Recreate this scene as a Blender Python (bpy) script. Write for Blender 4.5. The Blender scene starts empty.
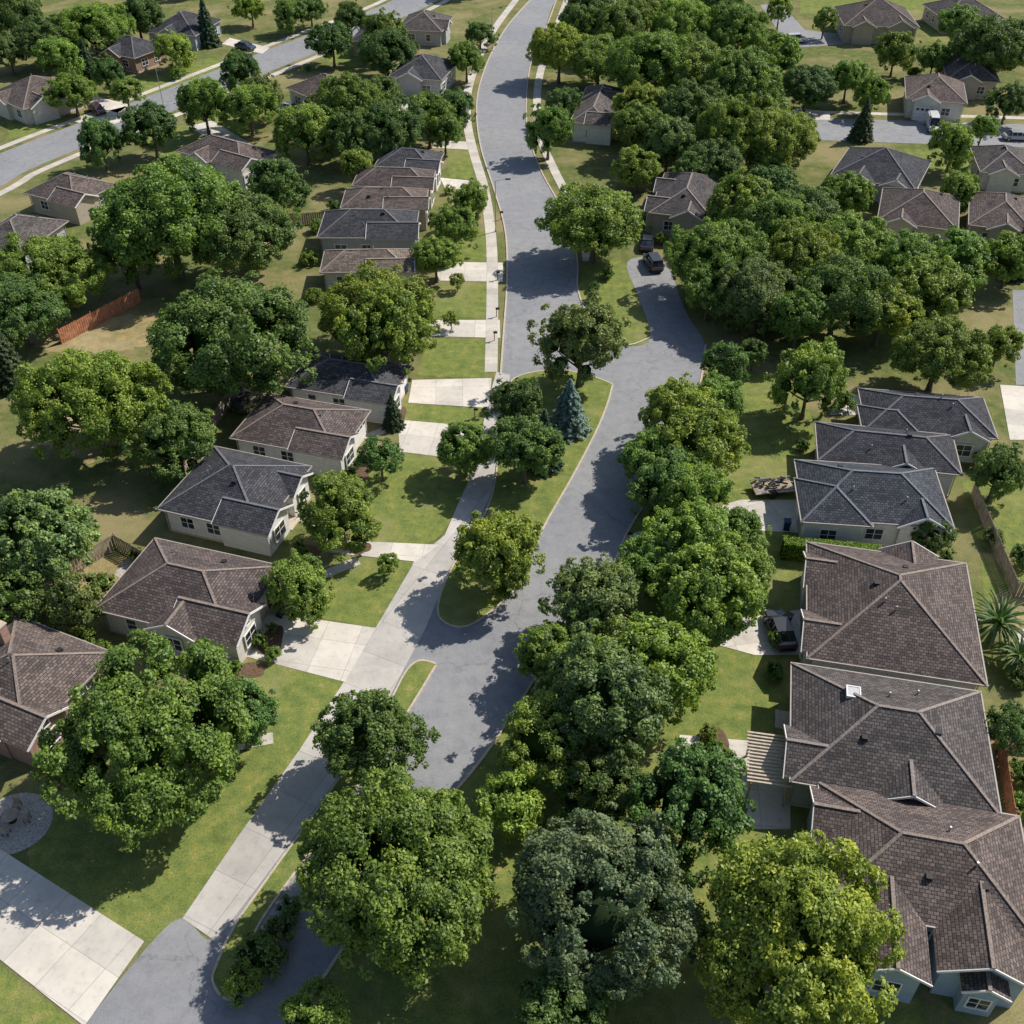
import bpy, math, random
import numpy as np
from mathutils import Vector, Matrix
random.seed(7)
rng=np.random.default_rng(11)
sc=bpy.context.scene
COL=bpy.context.collection
# ------------------------------------------------------------ materials
def new_mat(name):
    m=bpy.data.materials.new(name); m.use_nodes=True
    nt=m.node_tree; b=nt.nodes['Principled BSDF']
    return m,nt,b
def N(nt,t,**k):
    n=nt.nodes.new(t)
    for a,v in k.items(): setattr(n,a,v)
    return n
def ramp(nt,src,stops):
    r=N(nt,'ShaderNodeValToRGB'); nt.links.new(src,r.inputs[0])
    e=r.color_ramp.elements
    while len(e)<len(stops): e.new(0.5)
    for i,(p,c) in enumerate(stops):
        e[i].position=p; e[i].color=(c[0],c[1],c[2],1)
    return r.outputs[0]
def noise(nt,scale,detail=3,rough=.6,vec=None):
    n=N(nt,'ShaderNodeTexNoise'); n.inputs['Scale'].default_value=scale
    n.inputs['Detail'].default_value=detail; n.inputs['Roughness'].default_value=rough
    if vec is not None: nt.links.new(vec,n.inputs['Vector'])
    return n.outputs['Fac']
def mix(nt,a,b,fac,mode='MIX'):
    m=N(nt,'ShaderNodeMix'); m.data_type='RGBA'; m.blend_type=mode
    for i,v in ((0,fac),(6,a),(7,b)):
        if hasattr(v,'links') or hasattr(v,'is_output'): nt.links.new(v,m.inputs[i])
        elif i==0: m.inputs[0].default_value=v
        else: m.inputs[i].default_value=(v[0],v[1],v[2],1)
    return m.outputs[2]
def flat(name,c,rough=.7,metal=0,var=.12,scale=3):
    m,nt,b=new_mat(name)
    co=N(nt,'ShaderNodeTexCoord').outputs['Object']
    f=noise(nt,scale,3,.6,co)
    c1=[x*(1-var) for x in c]; c2=[min(1,x*(1+var)) for x in c]
    nt.links.new(ramp(nt,f,[(.3,c1),(.7,c2)]),b.inputs['Base Color'])
    b.inputs['Roughness'].default_value=rough; b.inputs['Metallic'].default_value=metal
    return m
def grass_mat(name,base,dry,amount):
    m,nt,b=new_mat(name)
    co=N(nt,'ShaderNodeTexCoord').outputs['Object']
    big=noise(nt,.11,4,.62,co); mid=noise(nt,.8,5,.72,co); fine=noise(nt,8,4,.85,co)
    c=ramp(nt,mid,[(.3,[x*.70 for x in base]),(.47,base),(.60,[base[0]*1.4,base[1]*1.18,base[2]*1.1]),(.70,[dry[0]*1.15,dry[1]*1.02,dry[2]*1.1])])
    patch=ramp(nt,big,[(amount,(0,0,0)),(amount+.2,(.85,.85,.85))])
    c=mix(nt,c,dry,patch)
    c2=ramp(nt,fine,[(.25,(.30,.32,.30)),(.5,(.95,.95,.95)),(.75,(1.65,1.6,1.5))])
    c=mix(nt,c,c2,.8,'MULTIPLY')
    nt.links.new(c,b.inputs['Base Color']); b.inputs['Roughness'].default_value=1
    b.inputs['Specular IOR Level'].default_value=.1
    return m
M_ground=grass_mat('rough_grass',(.125,.155,.052),(.30,.25,.13),.43)
M_lawn=grass_mat('lawn_grass',(.165,.212,.060),(.30,.275,.12),.50)
M_dirt=grass_mat('dry_yard',(.28,.245,.12),(.44,.37,.23),.45)
def asphalt():
    m,nt,b=new_mat('asphalt')
    co=N(nt,'ShaderNodeTexCoord').outputs['Object']
    big=noise(nt,.07,4,.6,co); mid=noise(nt,.9,5,.75,co); fine=noise(nt,12,2,.8,co)
    c=ramp(nt,big,[(.3,(.235,.24,.258)),(.55,(.275,.277,.288)),(.75,(.315,.312,.31))])
    c=mix(nt,c,ramp(nt,mid,[(.3,(.74,.74,.76)),(.5,(.98,.98,.98)),(.7,(1.12,1.12,1.11))]),.8,'MULTIPLY')
    c=mix(nt,c,ramp(nt,fine,[(.3,(.72,.72,.72)),(.7,(1.25,1.25,1.25))]),.5,'MULTIPLY')
    v=N(nt,'ShaderNodeTexVoronoi'); v.feature='DISTANCE_TO_EDGE'; v.inputs['Scale'].default_value=.10
    wv=N(nt,'ShaderNodeVectorMath'); wv.operation='ADD'
    nz=N(nt,'ShaderNodeTexNoise'); nz.inputs['Scale'].default_value=.5; nz.inputs['Detail'].default_value=4
    nt.links.new(co,nz.inputs['Vector'])
    sm=N(nt,'ShaderNodeVectorMath'); sm.operation='SCALE'; sm.inputs['Scale'].default_value=3.5
    nt.links.new(nz.outputs['Color'],sm.inputs[0]); nt.links.new(co,wv.inputs[0]); nt.links.new(sm.outputs[0],wv.inputs[1])
    nt.links.new(wv.outputs[0],v.inputs['Vector'])
    cr=ramp(nt,v.outputs['Distance'],[(.0,(.5,.5,.5)),(.004,(.62,.62,.62)),(.009,(1,1,1))])
    c=mix(nt,c,cr,.42,'MULTIPLY')
    nt.links.new(c,b.inputs['Base Color']); b.inputs['Roughness'].default_value=.85
    return m
M_asph=asphalt()
def concrete(name,c0,jx,jy,joint=.012,dark=.55):
    m,nt,b=new_mat(name)
    tc=N(nt,'ShaderNodeTexCoord'); uv=tc.outputs['UV']; co=tc.outputs['Object']
    br=N(nt,'ShaderNodeTexBrick'); br.offset=0
    br.inputs['Scale'].default_value=1; br.inputs['Brick Width'].default_value=jx; br.inputs['Row Height'].default_value=jy
    br.inputs['Mortar Size'].default_value=joint*1.8; br.inputs['Mortar Smooth'].default_value=.3
    br.inputs['Color1'].default_value=(.86,.86,.86,1); br.inputs['Color2'].default_value=(1.06,1.05,1.03,1); br.inputs['Mortar'].default_value=(dark,dark,dark,1)
    nt.links.new(uv,br.inputs['Vector'])
    big=noise(nt,.25,4,.65,co); mid=noise(nt,1.6,5,.75,co)
    c=ramp(nt,big,[(.3,[x*.78 for x in c0]),(.6,c0),(.8,[min(1,x*1.08) for x in c0])])
    c=mix(nt,c,br.outputs['Color'],1,'MULTIPLY')
    c=mix(nt,c,ramp(nt,mid,[(.28,(.6,.59,.57)),(.45,(.96,.96,.96)),(.7,(1.05,1.05,1.04))]),.65,'MULTIPLY')
    nt.links.new(c,b.inputs['Base Color']); b.inputs['Roughness'].default_value=.85
    return m
M_conc=concrete('concrete_drive',(.70,.65,.585),3.0,3.0)
M_alley=concrete('concrete_frontage',(.55,.52,.485),3.6,4.5)
M_walk=concrete('concrete_walk',(.62,.57,.505),1.5,1.5)
M_kerb=flat('kerb_concrete',(.52,.44,.35),.85,0,.2,4)
def shingle(name,c):
    m,nt,b=new_mat(name)
    tc=N(nt,'ShaderNodeTexCoord'); uv=tc.outputs['UV']; oi=N(nt,'ShaderNodeObjectInfo')
    br=N(nt,'ShaderNodeTexBrick'); br.offset=.5
    br.inputs['Scale'].default_value=1; br.inputs['Brick Width'].default_value=.36; br.inputs['Row Height'].default_value=.24
    br.inputs['Mortar Size'].default_value=.028; br.inputs['Mortar Smooth'].default_value=.5; br.inputs['Bias'].default_value=-.1
    br.inputs['Color1'].default_value=(.64,.64,.66,1); br.inputs['Color2'].default_value=(1.42,1.37,1.32,1); br.inputs['Mortar'].default_value=(.26,.26,.26,1)
    nt.links.new(uv,br.inputs['Vector'])
    big=noise(nt,.35,4,.6,uv); fine=noise(nt,7,3,.8,uv)
    cc=ramp(nt,big,[(.3,[x*.78 for x in c]),(.7,[x*1.24 for x in c])])
    cc=mix(nt,cc,br.outputs['Color'],1,'MULTIPLY')
    cc=mix(nt,cc,ramp(nt,fine,[(.3,(.55,.55,.55)),(.7,(1.45,1.45,1.45))]),.85,'MULTIPLY')
    cc=mix(nt,cc,ramp(nt,oi.outputs['Random'],[(0,(.82,.82,.85)),(1,(1.18,1.16,1.12))]),1,'MULTIPLY')
    nt.links.new(cc,b.inputs['Base Color']); b.inputs['Roughness'].default_value=.9
    b.inputs['Specular IOR Level'].default_value=.25
    bp=N(nt,'ShaderNodeBump'); bp.inputs['Strength'].default_value=.6; bp.inputs['Distance'].default_value=.03; bp.invert=True
    nt.links.new(br.outputs['Fac'],bp.inputs['Height']); nt.links.new(bp.outputs[0],b.inputs['Normal'])
    return m
ROOF={'brown':shingle('shingle_brown',(.132,.108,.102)),'dark':shingle('shingle_charcoal',(.074,.077,.088)),
      'blue':shingle('shingle_slate',(.086,.095,.112)),'tan':shingle('shingle_tan',(.185,.152,.13)),'grey':shingle('shingle_grey',(.108,.098,.098))}
CAP={'brown':flat('ridge_cap_brown',(.25,.20,.17),.9,0,.35,6),'dark':flat('ridge_cap_charcoal',(.15,.15,.165),.9,0,.35,6),
     'blue':flat('ridge_cap_slate',(.15,.165,.19),.9,0,.35,6),'tan':flat('ridge_cap_tan',(.31,.26,.21),.9,0,.35,6),'grey':flat('ridge_cap_grey',(.25,.21,.19),.9,0,.35,6)}
def siding(name,c):
    m,nt,b=new_mat(name)
    uv=N(nt,'ShaderNodeTexCoord').outputs['UV']
    br=N(nt,'ShaderNodeTexBrick'); br.offset=.37
    br.inputs['Scale'].default_value=1; br.inputs['Brick Width'].default_value=4; br.inputs['Row Height'].default_value=.2; br.inputs['Mortar Size'].default_value=.012
    br.inputs['Color1'].default_value=(*c,1); br.inputs['Color2'].default_value=(*[x*.93 for x in c],1); br.inputs['Mortar'].default_value=(*[x*.45 for x in c],1)
    nt.links.new(uv,br.inputs['Vector'])
    cc=mix(nt,br.outputs['Color'],ramp(nt,noise(nt,1.3,4,.7,uv),[(.3,(.8,.8,.8)),(.7,(1.08,1.08,1.08))]),.7,'MULTIPLY')
    nt.links.new(cc,b.inputs['Base Color']); b.inputs['Roughness'].default_value=.7
    return m
def brick(name,c):
    m,nt,b=new_mat(name)
    uv=N(nt,'ShaderNodeTexCoord').outputs['UV']
    br=N(nt,'ShaderNodeTexBrick')
    br.inputs['Scale'].default_value=1; br.inputs['Brick Width'].default_value=.24; br.inputs['Row Height'].default_value=.085; br.inputs['Mortar Size'].default_value=.010
    br.inputs['Color1'].default_value=(*c,1); br.inputs['Color2'].default_value=(c[0]*.6,c[1]*.6,c[2]*.65,1); br.inputs['Mortar'].default_value=(.33,.3,.27,1)
    nt.links.new(uv,br.inputs['Vector']); nt.links.new(br.outputs['Color'],b.inputs['Base Color']); b.inputs['Roughness'].default_value=.9
    return m
WALL={'white':siding('siding_white',(.78,.77,.74)),'cream':siding('siding_cream',(.70,.66,.59)),'grey':siding('siding_grey',(.46,.47,.49)),
      'tan':siding('siding_tan',(.50,.43,.34)),'blue':siding('siding_blue',(.38,.46,.54)),'brick':brick('wall_brick',(.44,.22,.155)),'stone':brick('wall_stone',(.45,.39,.32))}
M_trim=flat('trim_paint',(.80,.78,.75),.5,0,.06)
M_gutter=flat('gutter_paint',(.38,.335,.30),.6,0,.12)
M_fascia=flat('fascia_paint',(.42,.37,.32),.6,0,.15)
M_door=flat('front_door',(.16,.06,.04),.5)
def glassm():
    m,nt,b=new_mat('window_glass'); b.inputs['Roughness'].default_value=.06
    co=N(nt,'ShaderNodeTexCoord').outputs['Object']
    nt.links.new(ramp(nt,noise(nt,.8,2,.5,co),[(.35,(.012,.016,.022)),(.7,(.07,.08,.09))]),b.inputs['Base Color'])
    return m
M_glass=glassm()
M_metal=flat('galvanised_metal',(.5,.5,.51),.35,.7,.15,5)
M_black=flat('rubber_black',(.02,.02,.02),.7)
M_wood=flat('fence_cedar',(.48,.20,.11),.85,0,.35,2.2)
M_woodg=flat('fence_weathered',(.36,.29,.22),.9,0,.35,2.2)
M_mulch=flat('mulch',(.13,.08,.05),.95,0,.4,6)
M_gravel=flat('gravel',(.42,.385,.34),.95,0,.45,7)
M_bark=flat('bark',(.14,.11,.085),.95,0,.4,6)
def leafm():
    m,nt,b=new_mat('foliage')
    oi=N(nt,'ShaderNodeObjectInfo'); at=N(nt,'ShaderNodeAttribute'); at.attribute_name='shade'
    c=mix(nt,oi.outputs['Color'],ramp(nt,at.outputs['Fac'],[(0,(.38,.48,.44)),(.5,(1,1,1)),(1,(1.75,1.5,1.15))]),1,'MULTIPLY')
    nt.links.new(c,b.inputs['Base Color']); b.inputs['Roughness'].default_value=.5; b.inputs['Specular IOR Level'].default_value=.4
    tr=N(nt,'ShaderNodeBsdfTranslucent')
    nt.links.new(mix(nt,c,(1.25,1.25,.5),1,'MULTIPLY'),tr.inputs['Color'])
    ms=N(nt,'ShaderNodeMixShader'); ms.inputs[0].default_value=.30
    nt.links.new(b.outputs[0],ms.inputs[1]); nt.links.new(tr.outputs[0],ms.inputs[2])
    nt.links.new(ms.outputs[0],nt.nodes['Material Output'].inputs[0])
    return m
M_leaf=leafm()
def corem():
    m,nt,b=new_mat('foliage_core_shade')
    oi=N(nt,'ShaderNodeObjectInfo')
    nt.links.new(mix(nt,oi.outputs['Color'],(.17,.21,.19),1,'MULTIPLY'),b.inputs['Base Color']); b.inputs['Roughness'].default_value=1  # leaf tint darkened: shade of the gaps between leaves painted into the core
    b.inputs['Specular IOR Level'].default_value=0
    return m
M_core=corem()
# ------------------------------------------------------------ helpers
def link(o): COL.objects.link(o); return o
def setuv(me):
    uvl=me.uv_layers.new(name='UVMap')
    for p in me.polygons:
        n=p.normal
        if abs(n.z)>.995: u=Vector((1,0,0)); v=Vector((0,1,0))
        else:
            u=Vector((0,0,1)).cross(n).normalized(); v=n.cross(u)
        for li in p.loop_indices:
            co=me.vertices[me.loops[li].vertex_index].co
            uvl.data[li].uv=(co.dot(u),co.dot(v))
def mkmesh(name,verts,faces,mats,mi=None,uv=True):
    me=bpy.data.meshes.new(name); me.from_pydata(verts,[],faces)
    for m in mats: me.materials.append(m)
    if mi is not None: me.polygons.foreach_set('material_index',mi)
    me.update()
    if uv: setuv(me)
    return me
def mkobj(name,verts,faces,mats,parent=None,mi=None,uv=True):
    o=bpy.data.objects.new(name,mkmesh(name,verts,faces,mats,mi,uv)); link(o)
    if parent: o.parent=parent
    return o
class Asm:
    """collects boxes/prisms into named parts, each one mesh child of an Empty"""
    def __init__(s,name,x,y,rot,z=0):
        s.e=bpy.data.objects.new(name,None); link(s.e); s.e.location=(x,y,z); s.e.rotation_euler=(0,0,rot); s.e.empty_display_size=.5
        s.p={}
    def part(s,n,mat):
        if n not in s.p: s.p[n]=([],[],mat)
        return s.p[n]
    def poly(s,n,mat,verts,faces):
        V,F,_=s.part(n,mat); b=len(V); V+= [tuple(v) for v in verts]; F+= [tuple(b+i for i in f) for f in faces]
    def box(s,n,mat,x0,x1,y0,y1,z0,z1):
        s.poly(n,mat,[(x0,y0,z0),(x1,y0,z0),(x1,y1,z0),(x0,y1,z0),(x0,y0,z1),(x1,y0,z1),(x1,y1,z1),(x0,y1,z1)],
          [(0,3,2,1),(4,5,6,7),(0,1,5,4),(1,2,6,5),(2,3,7,6),(3,0,4,7)])
    def beam(s,n,mat,a,b,w,h,up=(0,0,1)):
        a=Vector(a);b=Vector(b);d=(b-a).normalized();sd=d.cross(Vector(up))
        if sd.length<1e-3: sd=Vector((1,0,0))
        sd.normalize();u=sd.cross(d)
        vs=[]
        for p in (a,b):
            for (i,j) in ((-1,-1),(1,-1),(1,1),(-1,1)): vs.append(p+sd*w/2*i+u*h/2*j)
        s.poly(n,mat,vs,[(0,1,2,3),(7,6,5,4),(0,4,5,1),(1,5,6,2),(2,6,7,3),(3,7,4,0)])
    def cyl(s,n,mat,a,b,r0,r1,k=10):
        a=Vector(a);b=Vector(b);d=(b-a).normalized();sd=d.orthogonal().normalized();u=d.cross(sd)
        vs=[];
        for p,r in ((a,r0),(b,r1)):
            for i in range(k):
                t=2*math.pi*i/k; vs.append(p+sd*r*math.cos(t)+u*r*math.sin(t))
        f=[(i,(i+1)%k,k+(i+1)%k,k+i) for i in range(k)]+[tuple(range(k-1,-1,-1)),tuple(range(k,2*k))]
        s.poly(n,mat,vs,f)
    def done(s):
        for n,(V,F,m) in s.p.items():
            mkobj(n,V,F,[m],s.e)
        return s.e
    def single(s):
        name=s.e.name; loc=s.e.location.copy(); r=s.e.rotation_euler.copy()
        V=[];F=[];mi=[];mats=[]
        for n,(v,f,m) in s.p.items():
            b=len(V);V+=v;F+=[tuple(b+i for i in q) for q in f]
            if m not in mats: mats.append(m)
            mi+=[mats.index(m)]*len(f)
        bpy.data.objects.remove(s.e)
        o=mkobj(name,V,F,mats,None,mi); o.location=loc;o.rotation_euler=r
        return o
# ------------------------------------------------------------ ground layers
def parse(s): return [tuple(float(q)/10 for q in w.split(',')) for w in s.split()]
def smooth(pts,k=5,closed=True):
    n=len(pts);out=[]
    rngi=range(n) if closed else range(n-1)
    for i in rngi:
        if closed: p0,p1,p2,p3=[pts[(i+j-1)%n] for j in range(4)]
        else: p0,p1,p2,p3=[pts[min(max(i+j-1,0),n-1)] for j in range(4)]
        for q in range(k):
            t=q/k
            out.append(tuple(.5*((2*p1[a])+(-p0[a]+p2[a])*t+(2*p0[a]-5*p1[a]+4*p2[a]-p3[a])*t*t+(-p0[a]+3*p1[a]-3*p2[a]+p3[a])*t**3) for a in (0,1)))
    if not closed: out.append(pts[-1])
    return out
def area(p): return sum(p[i][0]*p[(i+1)%len(p)][1]-p[(i+1)%len(p)][0]*p[i][1] for i in range(len(p)))/2
def sheet(name,pts,z,mat,ang=None):
    if area(pts)<0: pts=pts[::-1]
    o=mkobj(name,[(x,y,z) for x,y in pts],[tuple(range(len(pts)))],[mat],uv=False)
    me=o.data; uvl=me.uv_layers.new(name='UVMap')
    if ang is None:
        best=max(range(len(pts)),key=lambda i:(Vector(pts[i])-Vector(pts[(i+1)%len(pts)])).length)
        d=Vector(pts[(best+1)%len(pts)])-Vector(pts[best]); ang=math.atan2(d.y,d.x)
    c,s=math.cos(ang),math.sin(ang); ox,oy=pts[0]
    for l in me.loops:
        v=me.vertices[l.vertex_index].co
        uvl.data[l.index].uv=((v.x-ox)*c+(v.y-oy)*s,-(v.x-ox)*s+(v.y-oy)*c)
    return o
def offset(pts,w,closed=False):
    out=[];n=len(pts)
    for i in range(n):
        a=Vector(pts[(i-1)%n] if (closed or i>0) else pts[i]);b=Vector(pts[(i+1)%n] if (closed or i<n-1) else pts[i])
        d=(b-a).normalized(); out.append((pts[i][0]-d.y*w,pts[i][1]+d.x*w))
    return out
def strip(name,pts,w,z,mat,h=0,closed=False):
    L=offset(pts,w/2,closed);R=offset(pts,-w/2,closed);n=len(pts)
    V=[];F=[]
    for i in range(n): V+=[(R[i][0],R[i][1],z),(L[i][0],L[i][1],z)]
    m=n if closed else n-1
    for i in range(m):
        j=(i+1)%n; F.append((2*i,2*j,2*j+1,2*i+1))
    if h>0:
        b=len(V); V+=[(x,y,z-h) for x,y,_ in V]
        for i in range(m):
            j=(i+1)%n
            F.append((2*j,2*i,b+2*i,b+2*j)); F.append((2*i+1,2*j+1,b+2*j+1,b+2*i+1))
    o=mkobj(name,V,F,[mat],uv=False)
    uvl=o.data.uv_layers.new(name='UVMap'); acc=[0]
    for i in range(n): acc.append(acc[-1]+(Vector(pts[(i+1)%n])-Vector(pts[i])).length)
    for l in o.data.loops:
        k=l.vertex_index%(2*n); uvl.data[l.index].uv=(acc[k//2],(k%2)*w)
    return o
g=3000
mkobj('ground',[(-g,-g,0),(g,-g,0),(g,g,0),(-g,g,0)],[(0,1,2,3)],[M_ground])
AS=parse("201,2989 124,2989 41,2606 -9,2406 -44,2197 -63,1988 -62,1833 -51,1695 -31,1554 -14,1429 -8,1333 -8,1219 -11,1118 -14,1018 -18,910 -22,824 -52,706 -66,655 -89,590 -105,542 -134,462 -174,382 -193,343 -217,358 -234,340 -260,289 -278,246 -157,246 -135,289 -111,336 -84,393 -59,433 -24,485 6,542 40,607 78,667 106,741 130,793 162,875 194,947 213,1007 229,1083 216,1167 204,1298 155,1298 162,1193 166,1099 131,1083 96,1147 84,1219 87,1298 82,1396 66,1498 44,1612 27,1762 25,1934 38,2165 70,2369 101,2606")
IA=parse("3,1011 55,1028 108,1003 111,983 94,919 63,833 34,760 21,720 7,674 -17,640 -40,621 -60,628 -65,649 -56,693 -39,734 -20,801 -13,892 -4,967")
IB=parse("-62,580 -64,572 -80,532 -96,494 -118,449 -145,395 -166,350 -170,314 -170,304 -180,305 -188,314 -189,324 -182,353 -169,382 -133,458 -100,534 -87,572 -76,584")
AL=parse("-18,1024 -26,967 -34,892 -42,828 -49,801 -63,741 -89,706 -91,697 -116,621 -135,563 -161,494 -192,421 -217,358 -192,342 -170,384 -133,460 -100,536 -88,576 -74,619 -66,652 -56,696 -39,737 -20,804 -13,892 -2,1018")
SL=parse("9,2606 -32,2406 -64,2197 -81,1988 -78,1833 -64,1695 -42,1535 -29,1364 -25,1193 -24,1024")
SR=parse("126,2606 83,2298 56,2104 45,1934 47,1762 65,1620 86,1498 100,1400 102,1300")
R4=parse("-1300,700 -1000,1230 -838,1535 -809,1620 -749,1726 -680,1833 -579,1999 -431,2243 -252,2539 -105,2885")
R5=parse("528,1842 907,1809 1800,1700 1800,1600 866,1704 505,1739")
R6=parse("563,2564 611,2581 623,2369 710,2333 694,2270 566,2243")
R7=parse("644,1219 706,1219 617,997 567,997")
DR=[parse(l) for l in """-110,1298 -12,1295 -12,1241 -94,1244
-107,1142 -15,1142 -14,1099 -105,1104
-113,1007 -23,1011 -26,951 -114,961
-123,929 -36,916 -43,857 -116,871
-170,734 -67,727 -88,704 -172,717
-216,640 -116,621 -135,561 -225,590
-412,441 -356,409 -238,342 -260,288 -327,330 -377,357
-112,1581 -43,1565 -39,1528 -102,1542
-137,1739 -70,1730 -65,1695 -131,1704
-588,2312 -492,2243 -501,2204 -596,2270
-772,1961 -684,1908 -694,1867 -773,1918
109,741 223,793 281,793 271,744 220,748 91,700
129,508 212,499 197,425 168,425 170,476 124,494
214,636 250,643 239,590 201,590 158,607 152,625
549,997 603,991 564,892 522,892
359,977 395,977 383,938 344,938
730,1592 815,1612 793,1554 718,1535
503,1893 561,1872 552,1833 500,1833
-375,1600 -350,1620 -520,1830 -555,1800
-305,1880 -270,1850 -75,1905 -75,1950
-765,1830 -700,1790 -650,1860 -690,1900
700,1830 780,1815 790,1790 720,1795""".split("\n")]
LW=[parse(l) for l in """-94,1238 -30,1238 -30,1147 -99,1152
-98,1099 -29,1095 -28,1011 -110,1016
-117,959 -28,951 -34,917 -120,929
-144,866 -48,854 -49,805 -66,744 -90,727 -152,737 -144,793
-162,712 -90,704 -116,621 -178,636
-212,587 -135,561 -161,494 -192,421 -217,358 -237,342 -331,395 -334,467 -295,542 -218,553
-326,326 -259,286 -282,257 -334,268 -375,353
-88,1403 -34,1396 -31,1298 -108,1298
-110,1695 -65,1695 -45,1573 -96,1581
105,1298 152,1298 160,1193 166,1099 131,1083 96,1147 85,1219
666,2623 1000,2623 900,2491 638,2491
-894,1872 -786,1893 -772,1794 -837,1739
-620,1740 -500,1880 -430,1800 -540,1640
-640,1960 -520,2130 -600,2180 -740,1990
-400,2180 -330,2300 -240,2260 -300,2120
640,1700 800,1690 790,1600 640,1610
880,2400 1100,2400 1100,2280 860,2290
448,824 528,824 482,706 430,727
427,706 482,706 453,630 414,655""".split("\n")]
sheet('lawn',parse("-111,336 -84,393 -59,433 -24,485 6,542 40,607 78,667 106,741 130,793 162,875 194,947 235,1040 330,1000 318,892 286,816 260,700 240,600 222,500 240,380 260,250 -135,240"),.010,M_lawn)
sheet('road',smooth(AS),.024,M_asph)
sheet('frontage_pavement',AL,.032,M_alley,math.radians(64))
for isl in (IA,IB):
    P=smooth(isl)
    if area(P)<0: P=P[::-1]
    inner=offset(P,.16,True)
    sheet('island_grass',inner,.135,M_lawn)
    strip('kerb',offset(P,.08,True),.16,.145,M_kerb,.145,True)
for i,d in enumerate(DR): sheet('driveway',d,.037,M_conc)
for l in LW: sheet('lawn',smooth(l,3) if len(l)>5 else l,.014,M_lawn)
strip('pavement',smooth(SL,5,False),1.5,.043,M_walk)
strip('pavement',smooth(SR,5,False),1.4,.043,M_walk)
strip('road',smooth(R4,5,False),9.5,.022,M_asph)
strip('pavement',offset(smooth(R4,5,False),6.6),1.4,.03,M_walk)
strip('pavement',offset(smooth(R4,5,False),-6.6),1.4,.03,M_walk)
for r in (R5,R6,R7): sheet('road',r,.022,M_asph)
strip('pavement',[(50,187.5),(91,184),(180,173)],1.4,.03,M_walk)
RL=smooth(AS[2:14],5,False); strip('kerb',offset(RL,.1),.2,.11,M_kerb,.11)
RR=smooth(AS[28:42],5,False); strip('kerb',offset(RR,-.1),.2,.11,M_kerb,.11)
RX=smooth(AS[46:],5,False); strip('kerb',offset(RX,-.1),.2,.11,M_kerb,.11)
for w in ([(-20.4,65.2),(-18.5,67.5),(-14,70.5)],[(-20,76.5),(-17.8,75),(-16.5,73)],[(-15.5,89.5),(-13.4,91),(-12,91.5)],[(-31,51.5),(-27,50),(-23,49.5),(-18.3,50.5)]):
    strip('entry_walk',smooth(w,4,False),1.1,.05,M_walk)
def blob(name,cx,cy,rx,ry,z,mat,rot=0,n=26,j=.12,seed=0,jag=0):
    r=random.Random(seed);P=[]
    ph=[r.uniform(0,6.28) for _ in range(4)]
    for i in range(n):
        t=2*math.pi*i/n; k=1+j*math.sin(2*t+ph[0])+j*.6*math.sin(3*t+ph[1])+j*.4*math.sin(5*t+ph[2])+r.uniform(-jag,jag)
        x,y=rx*k*math.cos(t),ry*k*math.sin(t)
        P.append((cx+x*math.cos(rot)-y*math.sin(rot),cy+x*math.sin(rot)+y*math.cos(rot)))
    return sheet(name,P,z,mat)
blob('dry_yard',-50,111,8,5,.008,M_dirt,n=90,j=.2,seed=1,jag=.09)
blob('dry_yard',-38,68.5,4.5,2.5,.008,M_dirt,n=80,j=.2,seed=2,jag=.09)
blob('dry_yard',44,61,3,5,.018,M_dirt,n=80,j=.2,seed=5,jag=.09)
blob('dry_yard',-47,93,5,7,.008,M_dirt,n=90,j=.2,seed=11,jag=.1)
blob('gravel_bed',-33.2,69.5,2.6,2.2,.018,M_gravel,n=60,seed=6,jag=.05)
blob('circular_patio',-35.4,43.0,2.6,2.6,.03,M_gravel,n=40,j=.01,seed=7)
blob('patio',44.0,59.5,1.6,2.4,.03,M_conc,seed=9)
for i,(x,y,rx,ry) in enumerate([(-21.5,57.3,1.6,.8),(-20.2,60.6,.9,1.9),(-19,71.5,1.3,1.2),(-15.3,83.5,1.1,1.8),(15.5,49.8,1.2,1.6),(-12.3,94,.8,1.8),(-33.2,47.5,1.2,1.6),(-31.5,50,1.4,1.2),(-14,72.2,.9,.9),(-17.8,63.9,.8,.8)]):
    blob('mulch_bed',x,y,rx,ry,.045,M_mulch,seed=20+i)
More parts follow.
